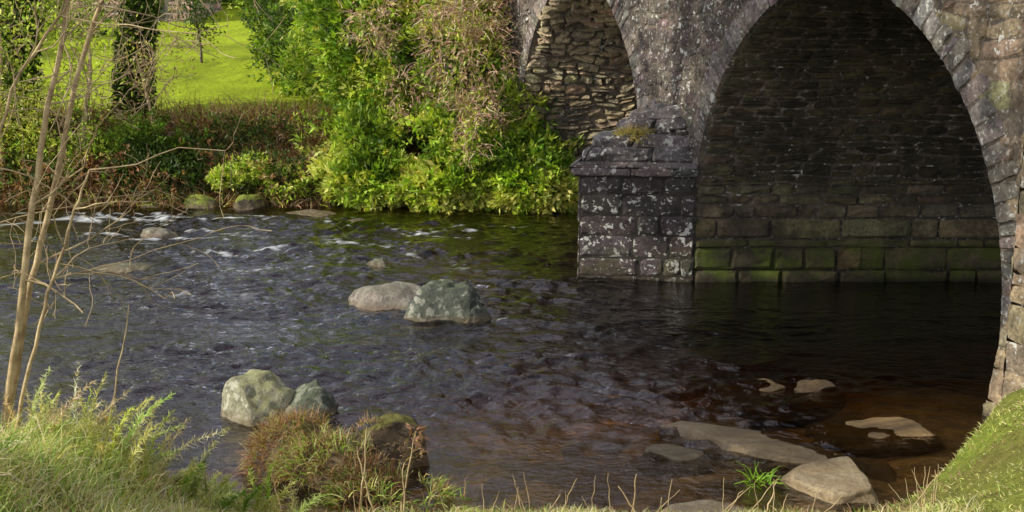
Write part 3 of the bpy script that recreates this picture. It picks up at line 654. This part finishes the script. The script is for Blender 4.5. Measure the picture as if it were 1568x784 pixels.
for k in range(60):
    x0=rng.uniform(-3.2,3.2);y0=rng.uniform(7.9,8.9);z0=float(hgt(x0,y0));L_=rng.uniform(.15,.38);dxx=rng.normal(0,.12)
    kk=np.linspace(0,1,7)[:,None];tubes(acc,np.array([x0,y0,z0])+kk*np.array([dxx,0,L_])+rng.normal(0,.004,(7,3)),np.linspace(.005,.002,7),ns=4)
for x0,y0,x1,zt in [(-3.05,8.6,-2.76,1.8),(-1.15,8.7,-1.08,.85),(-1.02,8.6,-1.15,.72),(-.85,8.7,-.72,.8),(-.8,8.6,-.80,.6),(.9,8.75,.95,.45),(1.9,8.7,2.0,.4),(.95,8.6,.8,.4)]:
    z0=float(hgt(x0,y0));k=np.linspace(0,1,9)[:,None];pts=np.array([x0,y0,z0])*(1-k)+np.array([x1,y0+.05,zt])*k+rng.normal(0,.006,(9,3));tubes(acc,pts,np.linspace(.010,.004,9),ns=5)
acc.make('dead_stalk',M_TWIG,True)
P=np.array([[-.72,8.75,.78]]*16)+rng.normal(0,.035,(16,3));leaves_mesh('dead_leaf_spray',P,rng.normal(0,.6,(16,3))+[.2,0,-.3],.08,.035,pick([(.26,.13,.09),(.36,.2,.14)],16))

# ---------------------------------------------------------------- light, sky, camera
ts=Vector((-1,-.36,.60)).normalized()
sun=bpy.data.lights.new('sun','SUN');sun.energy=5;sun.angle=math.radians(.5);sun.color=(1,.93,.77)
so=bpy.data.objects.new('sun',sun);so.rotation_euler=ts.to_track_quat('Z','Y').to_euler();so.location=(-20,-5,20);COL.objects.link(so)
w=bpy.data.worlds.new('World');scn.world=w;w.use_nodes=True;nt=w.node_tree;bg=nt.nodes['Background']
sk=nt.nodes.new('ShaderNodeTexSky');sk.sky_type='NISHITA';sk.sun_disc=False
sk.sun_elevation=math.asin(ts.z);sk.sun_rotation=math.atan2(ts.x,ts.y)%(2*math.pi)
tc=nt.nodes.new('ShaderNodeTexCoord');mpp=nt.nodes.new('ShaderNodeMapping');mpp.inputs['Scale'].default_value=(1,1,2.6);nt.links.new(tc.outputs['Generated'],mpp.inputs[0])
ns_=nt.nodes.new('ShaderNodeTexNoise');ns_.inputs['Scale'].default_value=2.6;ns_.inputs['Detail'].default_value=6;nt.links.new(mpp.outputs[0],ns_.inputs['Vector'])
rp=nt.nodes.new('ShaderNodeValToRGB');rp.color_ramp.elements[0].position=.40;rp.color_ramp.elements[1].position=.58;rp.color_ramp.elements[1].color=(.85,.85,.85,1);nt.links.new(ns_.outputs['Fac'],rp.inputs[0])
mx=nt.nodes.new('ShaderNodeMix');mx.data_type='RGBA';nt.links.new(rp.outputs[0],mx.inputs[0]);nt.links.new(sk.outputs[0],mx.inputs[6]);mx.inputs[7].default_value=(11,10.6,11.2,1)
nt.links.new(mx.outputs[2],bg.inputs[0]);bg.inputs[1].default_value=.115
cam=bpy.data.cameras.new('camera');co=bpy.data.objects.new('camera',cam);COL.objects.link(co)
co.location=(0,0,4);co.rotation_euler=(math.radians(78),0,0);cam.sensor_width=36;cam.lens=43.46;cam.clip_end=2000;cam.clip_start=.1
scn.camera=co
scn.view_settings.view_transform='Standard';scn.view_settings.look='None';scn.view_settings.exposure=0
